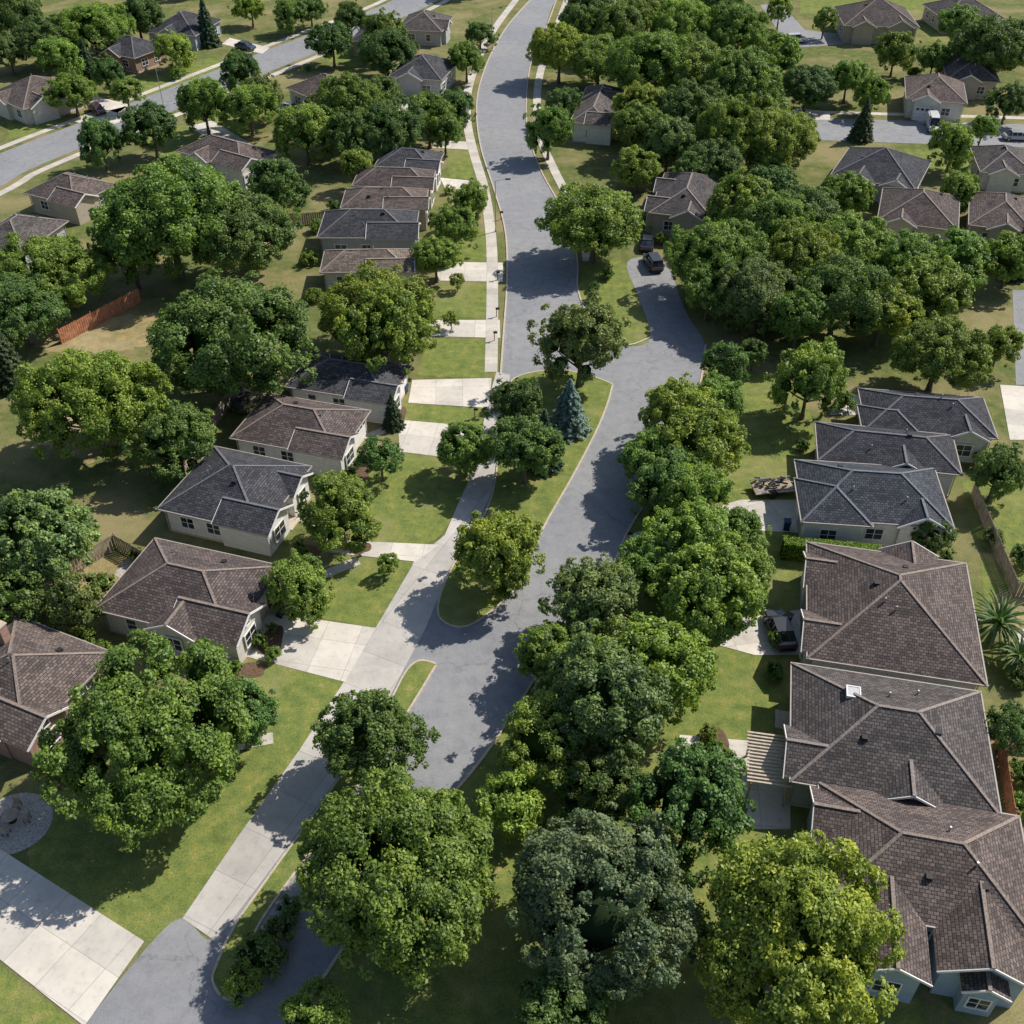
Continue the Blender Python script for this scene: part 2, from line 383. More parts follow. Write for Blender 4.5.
# ------------------------------------------------------------ houses
def hip(A,x0,x1,y0,y1,z,p,rc):
    w=x1-x0;d=y1-y0
    if w>=d:
        h=p*d/2; a=(x0+d/2,(y0+y1)/2,z+h); b=(x1-d/2-.001,(y0+y1)/2,z+h)
        V=[(x0,y0,z),(x1,y0,z),(x1,y1,z),(x0,y1,z),a,b]
        F=[(0,1,5,4),(1,2,5),(2,3,4,5),(3,0,4)]
        caps=[(0,4),(3,4),(1,5),(2,5),(4,5)]
    else:
        h=p*w/2; a=((x0+x1)/2,y0+w/2,z+h); b=((x0+x1)/2,y1-w/2-.001,z+h)
        V=[(x0,y0,z),(x1,y0,z),(x1,y1,z),(x0,y1,z),a,b]
        F=[(0,1,4),(1,2,5,4),(2,3,5),(3,0,4,5)]
        caps=[(0,4),(1,4),(2,5),(3,5),(4,5)]
    A.poly('roof',ROOF[rc],V,F)
    for i,j in caps:
        a=Vector(V[i]);b=Vector(V[j])
        if (a-b).length>.4: A.beam('ridge_caps',CAP[rc],a,b,.22,.07)
    t=.2
    A.poly('fascia',M_fascia,[(x0,y0,z-.001),(x1,y0,z-.001),(x1,y1,z-.001),(x0,y1,z-.001),(x0,y0,z-t),(x1,y0,z-t),(x1,y1,z-t),(x0,y1,z-t)],
       [(4,5,1,0),(5,6,2,1),(6,7,3,2),(7,4,0,3),(7,6,5,4)])
    g=.1
    for q in ((x0-g,x1+g,y0-g,y0-.005),(x0-g,x1+g,y1+.005,y1+g),(x0-g,x0-.005,y0,y1),(x1+.005,x1+g,y0,y1)):
        A.box('gutters',M_gutter,*q,z-.12,z-.01)
    return z+h
def gable(A,x0,x1,y0,y1,z,p,rc,axis,wc,oh=.4):
    def T(u,v,zz): return (u,v,zz) if axis=='x' else (v,u,zz)
    if axis=='x': u0,u1,v0,v1=x0,x1,y0,y1
    else: u0,u1,v0,v1=y0,y1,x0,x1
    vm=(v0+v1)/2;h=p*(v1-v0)/2;t=.17
    V=[T(u0,v0,z),T(u1,v0,z),T(u1,vm,z+h),T(u0,vm,z+h),T(u0,v1,z),T(u1,v1,z)]
    F=[(0,1,2,3),(3,2,5,4)]
    if axis=='y': F=[f[::-1] for f in F]
    A.poly('roof',ROOF[rc],V,F)
    W=[T(u0,v0,z-t),T(u1,v0,z-t),T(u1,vm,z+h-t),T(u0,vm,z+h-t),T(u0,v1,z-t),T(u1,v1,z-t)]
    V2=[(a,b,c-.001) for a,b,c in V]+W
    F2=[(6,9,8,7),(9,10,11,8),(0,6,7,1),(4,5,11,10),(1,7,8,2),(2,8,11,5),(0,3,9,6),(3,4,10,9)]
    if axis=='y': F2=[f[::-1] for f in F2]
    A.poly('fascia',M_fascia,V2,F2)
    A.beam('ridge_caps',CAP[rc],T(u0,vm,z+h),T(u1,vm,z+h),.24,.07)
    for uu in (u0,u1):
        for vv in (v0,v1): A.beam('rake_trim',M_trim,T(uu,vv,z-.09),T(uu,vm,z+h-.09),.07,.18)
    ua,ub,va,vb=u0+oh,u1-oh,v0+oh,v1-oh
    zt=z+p*oh-.2; zp=z+h-.2
    V=[]
    for uu in (ua,ub): V+=[T(uu,va,0),T(uu,vb,0),T(uu,vb,zt),T(uu,vm,zp),T(uu,va,zt)]
    F=[(4,3,2,1,0),(5,6,7,8,9),(0,1,6,5),(1,2,7,6),(2,3,8,7),(3,4,9,8),(4,0,5,9)]
    if axis=='y': F=[f[::-1] for f in F]
    A.poly('walls',WALL[wc],V,F)
def wallitem(A,side,c,pos,z0,w,h,kind):
    s=1 if side[0]=='+' else -1
    def B(n,m,a0,a1,zz0,zz1,d0,d1):
        lo,hi=sorted((c+s*d0,c+s*d1))
        if side[1]=='x': A.box(n,m,lo,hi,a0,a1,zz0,zz1)
        else: A.box(n,m,a0,a1,lo,hi,zz0,zz1)
    a0,a1=pos-w/2,pos+w/2
    if kind=='win':
        B('window_glass',M_glass,a0,a1,z0,z0+h,-.05,.03)
        t=.1
        B('window_frames',M_trim,a0-t,a0,z0-t,z0+h+t,-.02,.08);B('window_frames',M_trim,a1,a1+t,z0-t,z0+h+t,-.02,.08)
        B('window_frames',M_trim,a0,a1,z0+h,z0+h+t,-.02,.08);B('window_frames',M_trim,a0,a1,z0-t,z0,-.02,.1)
        k=2 if w>1.1 else 1
        for i in range(1,k): B('window_frames',M_trim,a0+w*i/k-.03,a0+w*i/k+.03,z0,z0+h,.0,.06)
        B('window_frames',M_trim,a0,a1,z0+h*.5-.025,z0+h*.5+.025,0,.05)
    elif kind=='door':
        B('front_door',M_door,a0,a1,.1,2.15,-.03,.05)
        for q in ((a0-.12,a0),(a1,a1+.12)): B('window_frames',M_trim,q[0],q[1],.1,2.27,-.02,.1)
        B('window_frames',M_trim,a0,a1,2.15,2.27,-.02,.1)
        B('door_step',M_kerb,a0-.4,a1+.4,0,.12,.0,1.2)
    elif kind=='garage':
        for i in range(4): B('garage_door',M_trim,a0,a1,.03+i*.55,.03+i*.55+.52,-.03,.04)
        B('garage_recess',M_black,a0,a1,.02,2.25,-.03,.015)
        for q in ((a0-.14,a0),(a1,a1+.14)): B('window_frames',M_trim,q[0],q[1],.0,2.4,-.02,.09)
        B('window_frames',M_trim,a0,a1,2.26,2.4,-.02,.09)
        for i in range(4): B('garage_glass',M_glass,a0+w*(i+.15)/4,a0+w*(i+.85)/4,1.78,2.1,0,.06)
def house(name,cx,cy,w,d,rot,rc,wc,wings=(),items=(),ez=3.0,p=.5,oh=.5,autowin=True,chim=None,seed=0,vents=3):
    r=random.Random(seed+int(cx*7))
    A=Asm(name,cx,cy,math.radians(rot))
    x0,x1,y0,y1=-w/2,w/2,-d/2,d/2
    top=hip(A,x0,x1,y0,y1,ez,p,rc)
    A.box('walls',WALL[wc],x0+oh,x1-oh,y0+oh,y1-oh,0,ez-.1)
    A.box('foundation',M_kerb,x0+oh-.06,x1-oh+.06,y0+oh-.06,y1-oh+.06,-.1,.22)
    k=0
    for wg in wings:
        k+=1
        kind,a,b,c,dd=wg[:5]; z=ez-.04*k + (wg[5] if len(wg)>5 else 0); pp=p+.013*k
        if kind=='hip':
            hip(A,a,b,c,dd,z,pp,rc); A.box('walls',WALL[wc],a+oh-.02*k,b-oh+.02*k,c+oh-.02*k,dd-oh+.02*k,0,z-.1)
        else: gable(A,a,b,c,dd,z,pp,rc,kind[1],wc,oh-.03*k)
    for it in items: wallitem(A,*it)
    if autowin:
        for side,cc,lo,hi in (('-y',y0+oh,x0,x1),('+x',x1-oh,y0,y1),('+y',y1-oh,x0,x1),('-x',x0+oh,y0,y1)):
            n=max(1,int((hi-lo-1.5)/3.0))
            for i in range(n):
                pos=lo+1.2+(hi-lo-2.4)*(i+.5)/n
                if any(it[0]==side and abs(it[1]-cc)<.3 and abs(it[2]-pos)<it[4]/2+1.1 for it in items): continue
                wallitem(A,side,cc,pos,.95,r.choice([.9,1.3,1.5]),1.2,'win')
    def rz(x,y): return ez+p*min(x-x0,x1-x,y-y0,y1-y)
    for i in range(vents):
        x=r.uniform(x0+w*.25,x1-w*.25);y=r.uniform(y0+d*.2,y1-d*.2);z=rz(x,y)
        if i%2==0: A.cyl('vent_pipes',M_metal,(x,y,z-.1),(x,y,z+.45),.07,.07,8)
        else: A.box('roof_vent',M_black,x-.2,x+.2,y-.2,y+.2,z-.1,z+.2)
    for (a,b) in ((x0+oh-.08,y0+oh-.08),(x1-oh+.08,y0+oh-.08),(x1-oh+.08,y1-oh+.08)):
        A.beam('downpipes',M_gutter,(a,b,.1),(a,b,ez-.2),.08,.08)
    if chim:
        x,y=chim;z=top
        A.box('chimney',WALL['brick'],x-.45,x+.45,y-.35,y+.35,ez-.3,z+.7)
        A.box('chimney_cap',M_kerb,x-.52,x+.52,y-.42,y+.42,z+.7,z+.82)
        A.cyl('chimney_flue',M_black,(x,y,z+.8),(x,y,z+1.05),.14,.14,8)
    return A.done()
W='win'
house('brick_house',-38.1,54.2,10.0,9.6,-24,'brown','brick',
  [('gx',-1,5.7,-5.3,-.6),('gy',-1.8,3.2,-5.4,1)],
  [('+x',5.33,-3.0,1.0,1.5,1.3,W),('+x',5.33,-3.0,3.0,.6,.5,W),('-y',-5.06,.7,1.0,1.5,1.3,W)],chim=(-2.5,1.5))
house('suburban_house',-27.2,64.0,12.6,9.3,-17,'brown','cream',
  [('gx',.5,7.0,-4.9,.1),('gy',-1.2,3.4,-5.4,0)],
  [('+x',6.63,-2.4,.9,1.6,1.35,W),('+x',6.63,-2.4,2.95,.5,.5,W),('+x',5.8,2.4,0,1.0,2.1,'door'),('-y',-5.06,1.1,.9,1.4,1.3,W)])
house('suburban_house',-26.1,77.6,10.6,10.2,-18,'dark','white',
  [('gx',.5,6.3,-5.4,-.6),('gx',.5,5.9,.3,4.3)],
  [('+x',5.93,-3.0,.9,1.7,1.4,W),('+x',5.56,2.3,.9,1.3,1.3,W),('+x',4.8,-.2,0,1.0,2.1,'door')])
house('suburban_house',-21.5,87.9,11.7,8.4,-16,'brown','white',
  [('gx',.5,6.4,-4.4,0.1)],
  [('+x',6.03,-2.1,.9,1.7,1.4,W),('+x',5.35,2.2,0,2.9,2.1,'garage')])
house('suburban_house',-17.7,96.9,11.7,7.4,-15,'dark','white',
  [('gx',1,6.4,-4.1,.2)],[('+x',6.03,-1.9,.9,1.6,1.4,W),('+x',5.35,1.9,0,2.6,2.1,'garage')])
house('suburban_house',-18.6,124.2,11.5,6.2,2,'tan','cream',[('gx',0,6.2,-3.4,.5)],[('+x',5.83,-1.4,.9,1.4,1.3,W)])
house('suburban_house',-19.4,134.2,12.9,8.4,0,'dark','grey',[('gx',0,7.0,-4.5,.3)],[('+x',6.63,-2.1,0,2.8,2.1,'garage')],ez=3.4)
house('suburban_house',-18.0,142.5,11.8,6.6,0,'brown','tan',[('gx',0,6.4,-3.6,.3)],[('+x',6.03,-1.6,.9,1.4,1.3,W)],ez=3.4)
house('suburban_house',-17.3,149.8,11.4,6.4,-4,'brown','cream',[('gx',0,6.2,-3.5,.3)],[('+x',5.83,-1.6,.9,1.4,1.3,W)],ez=3.4)
house('suburban_house',-15.7,157.0,9.4,7.4,-8,'dark','white',[('gx',0,5.3,-4,.2)],[('+x',4.93,-1.9,.9,1.4,1.3,W)],ez=3.2)
house('suburban_house',-16.2,200,10,11,-13,'dark','grey',[('gy',-3.5,1.5,-6.3,0)],ez=3.4)
house('suburban_house',-32.6,189.8,10.9,9.9,-46,'brown','cream',[('gx',0,6.3,-4.5,.3)],[('+x',5.93,-2.1,0,3.2,2.1,'garage')],ez=3.2)
house('suburban_house',-18.0,231,9.5,11,-9,'grey','grey',[('gx',0,5.6,-4,1)])
house('suburban_house',-27,222,9,8,-9,'dark','tan',[('gx',0,5.2,-4,1)])
house('suburban_house',-44.1,160.2,13.5,8,-32,'brown','cream',[('gx',1,7.3,-4.5,.2),('gy',-4,.5,-4.9,0)],[('+x',6.93,-2.1,0,3.4,2.1,'garage')],ez=3.4)
house('suburban_house',-64.1,147,9.7,8.4,-27,'brown','tan',[('gx',0,5.4,-4.6,0)])
house('suburban_house',-83.3,188.2,11.5,12,-40,'brown','cream',[('gx',0,6.5,-5,.5),('gy',-4,1,-6.7,0)])
house('suburban_house',-67.2,229,11,12,-14,'dark','blue',[('gy',-3,2,-6.8,0)])
house('suburban_house',-73.9,214,10.4,9,-29,'dark','brick',[('gy',-3,2,-5.2,0)])
house('suburban_house',-66.4,132.4,8.5,10,-16,'grey','grey')
house('suburban_house',14.6,180.8,6.6,18,-12,'grey','white',[('gx',-1,3.9,-9.3,-4.5),('gx',-1,3.7,1,6)],[('-y',-8.5,0,.9,1.4,1.3,W)],ez=3.4)
house('suburban_house',25.1,143.7,8.8,14.4,-15,'grey','tan',[('gx',-5.2,0,-6.8,-2),('gx',-5,0,0,4.6),('gy',-1.5,3.4,-8,-3)],
  [('-x',-4.83,-4.4,0,2.8,2.1,'garage')],ez=3.4)
house('suburban_house',55.7,154.6,12.4,12.2,-27,'dark','white',[('gy',-4.5,.5,-6.9,0),('gy',1,5.6,-6.6,0)],[('-y',-6.53,-2,.9,1.6,1.3,W),('-y',-6.23,3.3,.9,1.4,1.3,W)])
house('suburban_house',56.9,139.6,10.5,11.5,-19,'brown','cream',[('gy',-4.5,0,-6.5,0)],ez=3.2)
house('suburban_house',68,138.5,8.5,11.5,-19,'brown','tan',[('gy',-2,2.8,-6.5,0)],ez=3.2)
house('suburban_house',75,157.5,8,10.3,-10,'grey','cream',[('gy',-3,1.5,-5.9,0)])
house('suburban_house',74,135,7.5,12.7,-14,'dark','tan')
house('suburban_house',74.2,188.6,10,12,-15,'brown','cream',[('gy',-4,.7,-6.8,0)],[('-y',-6.43,-1.6,0,3.1,2.1,'garage')],ez=3.4)
house('suburban_house',84.1,200.2,9,13,-12,'brown','tan',[('gy',-3,1.5,-7.2,0)],ez=3.3)
house('suburban_house',75.7,233.6,15,14,-5,'brown','tan',[('gy',-6,-1,-7.9,0),('gy',1,6.5,-7.6,0)],ez=3.5)
house('suburban_house',98,222,12,12,-5,'brown','tan',[('gy',-3,2,-6.9,0)])
house('suburban_house',96,240,13,12,5,'grey','tan',[('gy',-3,2,-6.9,0)])
house('suburban_house',42.8,89.8,12.8,7.4,-8,'dark','cream',[('gy',1.2,5.6,-4.4,0),('hip',-6.8,-1,-4.2,.6)],[('-y',-4.03,3.4,.9,1.5,1.3,W)],ez=3.1)
house('suburban_house',37.0,83.6,13.4,6.6,-10,'dark','cream',[('gy',-1,3.6,-3.9,0)],ez=3.2)
house('suburban_house',33.6,76.4,13.2,8.8,-6,'blue','white',[('hip',-6.9,-.6,-4.9,1.5),('gy',1.6,6.3,-4.8,0)],
  [('-x',-6.38,-2.5,0,2.8,2.1,'garage'),('-y',-4.43,-4.2,.9,1.4,1.2,W),('-y',-4.36,4,.9,1.5,1.2,W)],ez=3.3,p=.55)
house('suburban_house',31.2,61.2,13.4,14.0,-12,'brown','cream',[('gx',-7.2,0,-6.4,-1.6),('gy',-.5,4.5,-3,7.5),('gx',-7.0,0,1.2,5.8)],
  [('-x',-6.83,-4.0,.9,1.5,1.3,W),('-x',-6.66,3.5,0,2.9,2.1,'garage')],ez=3.3,p=.52,vents=4)
house('suburban_house',27.5,48.2,14,11.2,-12,'grey','grey',[('gy',-1.5,3.5,-6.1,1),('gx',-7.5,-1,-5.4,-.6)],
  [('-x',-7.09,-3.0,.9,1.4,1.3,W),('-x',-6.5,2.6,0,1,2.1,'door')],ez=3.4,p=.52,vents=4)
house('suburban_house',26.9,38.0,13.2,9.4,-12,'brown','blue',[('gy',-4.6,-.2,-8.6,-1),('gy',0.2,5.8,-7.6,-1),('gy',1.6,4.4,-8.4,-4,-.3),('gx',-7.2,0,-.5,4.4)],
  [('-y',-8.13,-2.4,.9,1.5,1.3,W),('-y',-8.0,3.0,.9,1.2,1.1,W)],ez=3.5,p=.52,vents=4)
A=Asm('rooftop_skylight',25.0,50.4,math.radians(-12),5.2)
A.box('curb',M_trim,-.5,.5,-.55,.55,-.7,.3);A.box('pane',M_metal,-.42,.42,-.46,.46,.3,.36);A.box('rim',M_trim,-.52,-.42,-.55,.55,.3,.4);A.box('rim',M_trim,.42,.52,-.55,.55,.3,.4);A.box('rim',M_trim,-.42,.42,-.55,-.46,.3,.4);A.box('rim',M_trim,-.42,.42,.46,.55,.3,.4);A.single()
# ------------------------------------------------------------ trees
def np_mesh(name,V,F4,F3,mats,mi,shade):
    me=bpy.data.meshes.new(name)
    n4,n3=len(F4),len(F3)
    me.vertices.add(len(V)); me.vertices.foreach_set('co',V.astype(np.float32).ravel())
    loops=np.concatenate([F4.ravel(),F3.ravel()]).astype(np.int32)
    me.loops.add(len(loops)); me.loops.foreach_set('vertex_index',loops)
    me.polygons.add(n4+n3)
    st=np.concatenate([np.arange(n4)*4,n4*4+np.arange(n3)*3]).astype(np.int32)
    me.polygons.foreach_set('loop_start',st)
    for m in mats: me.materials.append(m)
    me.polygons.foreach_set('material_index',mi.astype(np.int32))
    me.update(calc_edges=True); me.validate()
    a=me.attributes.new('shade','FLOAT','POINT'); a.data.foreach_set('value',shade.astype(np.float32))
    return me
def unit(v): return v/np.maximum(np.linalg.norm(v,axis=-1,keepdims=True),1e-6)
def leafquads(pos,nrm,half,rg,asp=.6):
    n=len(pos); t=unit(np.cross(nrm,rg.normal(size=(n,3)))); b=np.cross(nrm,t)
    s=(half*rg.uniform(.55,1.45,size=(n,1)))
    fold=nrm*s*.2
    V=np.stack([pos-t*s,pos-b*s*asp+fold,pos+t*s,pos+b*s*asp+fold],1).reshape(-1,3)
    F=np.arange(4*n).reshape(n,4); return V,F
import bmesh
bm=bmesh.new(); bmesh.ops.create_icosphere(bm,subdivisions=1,radius=1)
ICOV=np.array([v.co[:] for v in bm.verts]); ICOF=np.array([[v.index for v in f.verts] for f in bm.faces]); bm.free()
def limb(a,b,r0,r1,k=7,seg=4,bend=0,rg=None):
    a=np.array(a,float);b=np.array(b,float);d=b-a;L=np.linalg.norm(d);d/=L
    s=np.cross(d,[.3,.9,.2]);s/=np.linalg.norm(s);u=np.cross(d,s)
    V=[];F=[]
    for i in range(seg+1):
        t=i/seg;c=a+(b-a)*t+s*bend*math.sin(math.pi*t)*L
        r=r0+(r1-r0)*t
        if i==0 and r0>.2: r*=1.35
        for j in range(k):
            q=2*math.pi*j/k;V.append(c+(s*math.cos(q)+u*math.sin(q))*r)
    for i in range(seg):
        for j in range(k): F.append([i*k+j,i*k+(j+1)%k,(i+1)*k+(j+1)%k,(i+1)*k+j])
    return np.array(V),np.array(F)
def make_tree(name,seed,R,zc,Rz,nl,leaves,half,wild=1.0,trunk=True,core=.62,cfrac=.55,airy=.10):
    """big boughs, smaller sprays between and beyond them, and loose outer twigs, on an irregular crown"""
    rg=np.random.default_rng(seed)
    def fib(n,off,jit):
        i=np.arange(n)+.5; z=1-1.58*i/n; ph=i*2.39996+off; q=np.sqrt(np.maximum(1-z*z,0))
        return unit(np.stack([q*np.cos(ph),q*np.sin(ph),z],1)+rg.normal(scale=jit,size=(n,3)))
    D1=fib(nl,rg.uniform(0,6),.2); n2=int(nl*2.2); D2=fib(n2,rg.uniform(0,6),.3)
    BD=unit(rg.normal(size=(8,3))); BA=rg.uniform(-.26,.22,8)*wild
    def shape(D): return 1+(np.maximum(D@BD.T,0)**4*BA).sum(1)
    D=np.concatenate([D1,D2]); n=len(D)
    rad=np.concatenate([rg.uniform(.60,.80,nl),rg.uniform(.72,1.04,n2)])
    k=(40/nl)**.3
    lr=R*np.concatenate([rg.uniform(.17,.30,nl)*k,rg.uniform(.07,.15,n2)])
    C=D*np.array([R,R,Rz])*(rad*shape(D))[:,None]
    C[:,2]+=zc
    lobsh=rg.normal(scale=.12,size=n)+np.concatenate([np.zeros(nl),np.full(n2,.04)])
    wgt=lr**1.75;wgt/=wgt.sum()
    li=rg.choice(n,leaves,p=wgt)
    ns=15
    SD=unit(rg.normal(size=(n,ns,3)))
    SD=unit(SD+D[:,None,:]*.75+np.array([0,0,.25]))
    sub=rg.integers(0,ns,leaves); sd=SD[li,sub]
    subr=rg.uniform(.55,.92,size=(n,ns)); subsh=rg.normal(scale=.09,size=(n,ns))
    u=unit(rg.normal(size=(leaves,3)))
    flip=(u*sd).sum(1)<-.25; u[flip]*=-1
    radl=rg.uniform(.4,1.12,size=(leaves,1))+(rg.uniform(size=(leaves,1))<airy)*rg.uniform(.2,.9,size=(leaves,1))
    pos=C[li]+lr[li,None]*(subr[li,sub][:,None]*sd+.37*u*radl)
    nr=unit(u*.7+sd*.45+np.array([0,0,.45])+rg.normal(scale=.65,size=u.shape))
    V,F=leafquads(pos,nr,half,rg)
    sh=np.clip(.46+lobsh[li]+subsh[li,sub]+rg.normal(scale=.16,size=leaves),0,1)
    Vs=[V];F4=[F];S=[np.repeat(sh,4)];M=[np.zeros(len(F))];nv=len(V)
    F3=[];M3=[]
    for j in range(nl):
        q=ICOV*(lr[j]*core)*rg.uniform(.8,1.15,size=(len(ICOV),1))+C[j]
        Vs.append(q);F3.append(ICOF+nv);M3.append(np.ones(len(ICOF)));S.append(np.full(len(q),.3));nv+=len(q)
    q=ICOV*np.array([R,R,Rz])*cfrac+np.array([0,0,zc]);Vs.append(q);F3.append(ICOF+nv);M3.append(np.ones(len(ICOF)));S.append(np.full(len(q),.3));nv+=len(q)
    if trunk:
        L=[limb((0,0,-.1),(rg.uniform(-.2,.2),rg.uniform(-.2,.2),zc-.15*Rz),.055*R+.04,.03*R)]
        for j in range(9):
            t=2*math.pi*j/9+rg.uniform(-.3,.3); h=zc-Rz*rg.uniform(.35,.75)
            e=(math.cos(t)*R*.68,math.sin(t)*R*.68,zc+rg.uniform(-.35,.3)*Rz)
            L.append(limb((0,0,max(h,zc*.3)),e,.028*R,.008*R,5,3,rg.uniform(-.08,.08)))
        for v,f in L:
            Vs.append(v);F4.append(f+nv);M.append(np.full(len(f),2));S.append(np.full(len(v),.3));nv+=len(v)
    F3=np.concatenate(F3);M3=np.concatenate(M3)
    return np_mesh(name,np.concatenate(Vs),np.concatenate(F4),F3,[M_leaf,M_core,M_bark],np.concatenate(M+[M3]),np.concatenate(S))
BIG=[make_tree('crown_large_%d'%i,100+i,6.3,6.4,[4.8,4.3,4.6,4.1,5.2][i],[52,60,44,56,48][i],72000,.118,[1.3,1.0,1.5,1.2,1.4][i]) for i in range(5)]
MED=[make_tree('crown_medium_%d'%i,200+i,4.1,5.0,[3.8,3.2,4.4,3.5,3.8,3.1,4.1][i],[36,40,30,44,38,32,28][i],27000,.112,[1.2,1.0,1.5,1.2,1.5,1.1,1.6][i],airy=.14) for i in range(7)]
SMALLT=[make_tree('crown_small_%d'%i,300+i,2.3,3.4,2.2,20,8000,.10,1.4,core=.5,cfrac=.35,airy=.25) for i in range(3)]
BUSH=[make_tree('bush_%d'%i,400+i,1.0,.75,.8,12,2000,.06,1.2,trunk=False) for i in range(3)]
def make_conifer(name,seed,H=9,R=2.6):
    rg=np.random.default_rng(seed);Ps=[];Ns=[];Vs=[];F4=[];nv=0;S=[];M=[]
    L=[limb((0,0,-.1),(0,0,H*.97),.17,.02,6,6)]
    nw=24
    for w in range(nw):
        t=w/(nw-1);z=H*(.08+.88*t);r=R*(1-t)**.85*rg.uniform(.9,1.08)+.12
        nb=int(13-6*t)
        for b in range(nb):
            a=2*math.pi*(b+rg.uniform(-.3,.3))/nb+w*1.1;rr=r*rg.uniform(.82,1.1)
            e=np.array([math.cos(a)*rr,math.sin(a)*rr,z-rr*.22]);L.append(limb((0,0,z),e,.03,.008,4,2))
            n=int(80*rr+12);s=rg.uniform(.12,1,n)**.7
            side=rg.uniform(-1,1,n)*.24*rr*(1.15-s)*1.6
            pd=np.array([-math.sin(a),math.cos(a),0])
            p=np.array([0,0,z])+ (e-np.array([0,0,z]))*s[:,None]+pd*side[:,None]+np.array([0,0,1])*(rg.normal(scale=.06,size=n)-.12*np.abs(side))[:,None]
            Ps.append(p);Ns.append(unit(np.array([math.cos(a)*.5,math.sin(a)*.5,.8])+rg.normal(scale=.45,size=(n,3))))
    P=np.concatenate(Ps);Nn=np.concatenate(Ns)
    V,F=leafquads(P,Nn,.13,rg,.4);Vs.append(V);F4.append(F);S.append(np.repeat(np.clip(rg.normal(.5,.2,len(P)),0,1),4));M.append(np.zeros(len(F)));nv=len(V)
    for v,f in L: Vs.append(v);F4.append(f+nv);M.append(np.full(len(f),2));S.append(np.full(len(v),.3));nv+=len(v)
    return np_mesh(name,np.concatenate(Vs),np.concatenate(F4),np.zeros((0,3),int),[M_leaf,M_core,M_bark],np.concatenate(M),np.concatenate(S))
CON=[make_conifer('spruce_crown_%d'%i,500+i) for i in range(2)]
def make_palm(name,seed,R=2.6,h=1.4,nf=60):
    rg=np.random.default_rng(seed);Vs=[];F4=[];S=[];M=[];nv=0
    v,f=limb((0,0,-.1),(0,0,h),.28,.2,8,5);Vs.append(v);F4.append(f);M.append(np.full(len(f),2));S.append(np.full(len(v),.3));nv=len(v)
    for i in range(nf):
        a=i*2.4;el=math.radians(80-78*(i/nf)**.8);L=R*rg.uniform(.85,1.1)
        prev=np.array([0,0,h]);pts=[];dirh=np.array([math.cos(a),math.sin(a),0]);e=el
        for s in range(9):
            pts.append(prev.copy());prev=prev+(dirh*math.cos(e)+np.array([0,0,1])*math.sin(e))*L/8;e-=.16
        sd=np.array([-math.sin(a),math.cos(a),0]);vv=[];ff=[]
        for s,p in enumerate(pts):
            wd=.10*math.sin(math.pi*(s+.6)/9.2)+.01
            vv+=[p-sd*wd-np.array([0,0,.03]),p+np.array([0,0,.03]),p+sd*wd-np.array([0,0,.03])]
        for s in range(8):
            b=s*3;ff+=[[b,b+1,b+4,b+3],[b+1,b+2,b+5,b+4]]
        Vs.append(np.array(vv));F4.append(np.array(ff)+nv);M.append(np.zeros(len(ff)));S.append(np.full(len(vv),rg.uniform(.1,.5)));nv+=len(vv)
    return np_mesh(name,np.concatenate(Vs),np.concatenate(F4),np.zeros((0,3),int),[M_leaf,M_core,M_bark],np.concatenate(M),np.concatenate(S))
PALM=make_palm('palm_crown',1)
TC={'b':(.215,.320,.060),'y':(.275,.370,.062),'d':(.135,.228,.058),'s':(.185,.255,.125),'o':(.200,.272,.085),'c':(.10,.160,.080),'u':(.25,.35,.34)}
def put(me,name,x,y,s,kind,sz=1,z=0,var=.16):
    o=bpy.data.objects.new(name,me);link(o);o.location=(x,y,z);o.scale=(s,s*random.uniform(.88,1.12),s*sz)
    o.rotation_euler=(0,0,random.uniform(0,6.28))
    c=TC[kind];q=random.uniform(1-var,1+var);h=random.uniform(-.13,.09)
    o.color=(c[0]*q*(1+h),c[1]*q,c[2]*q*(1-h*.5),1);return o
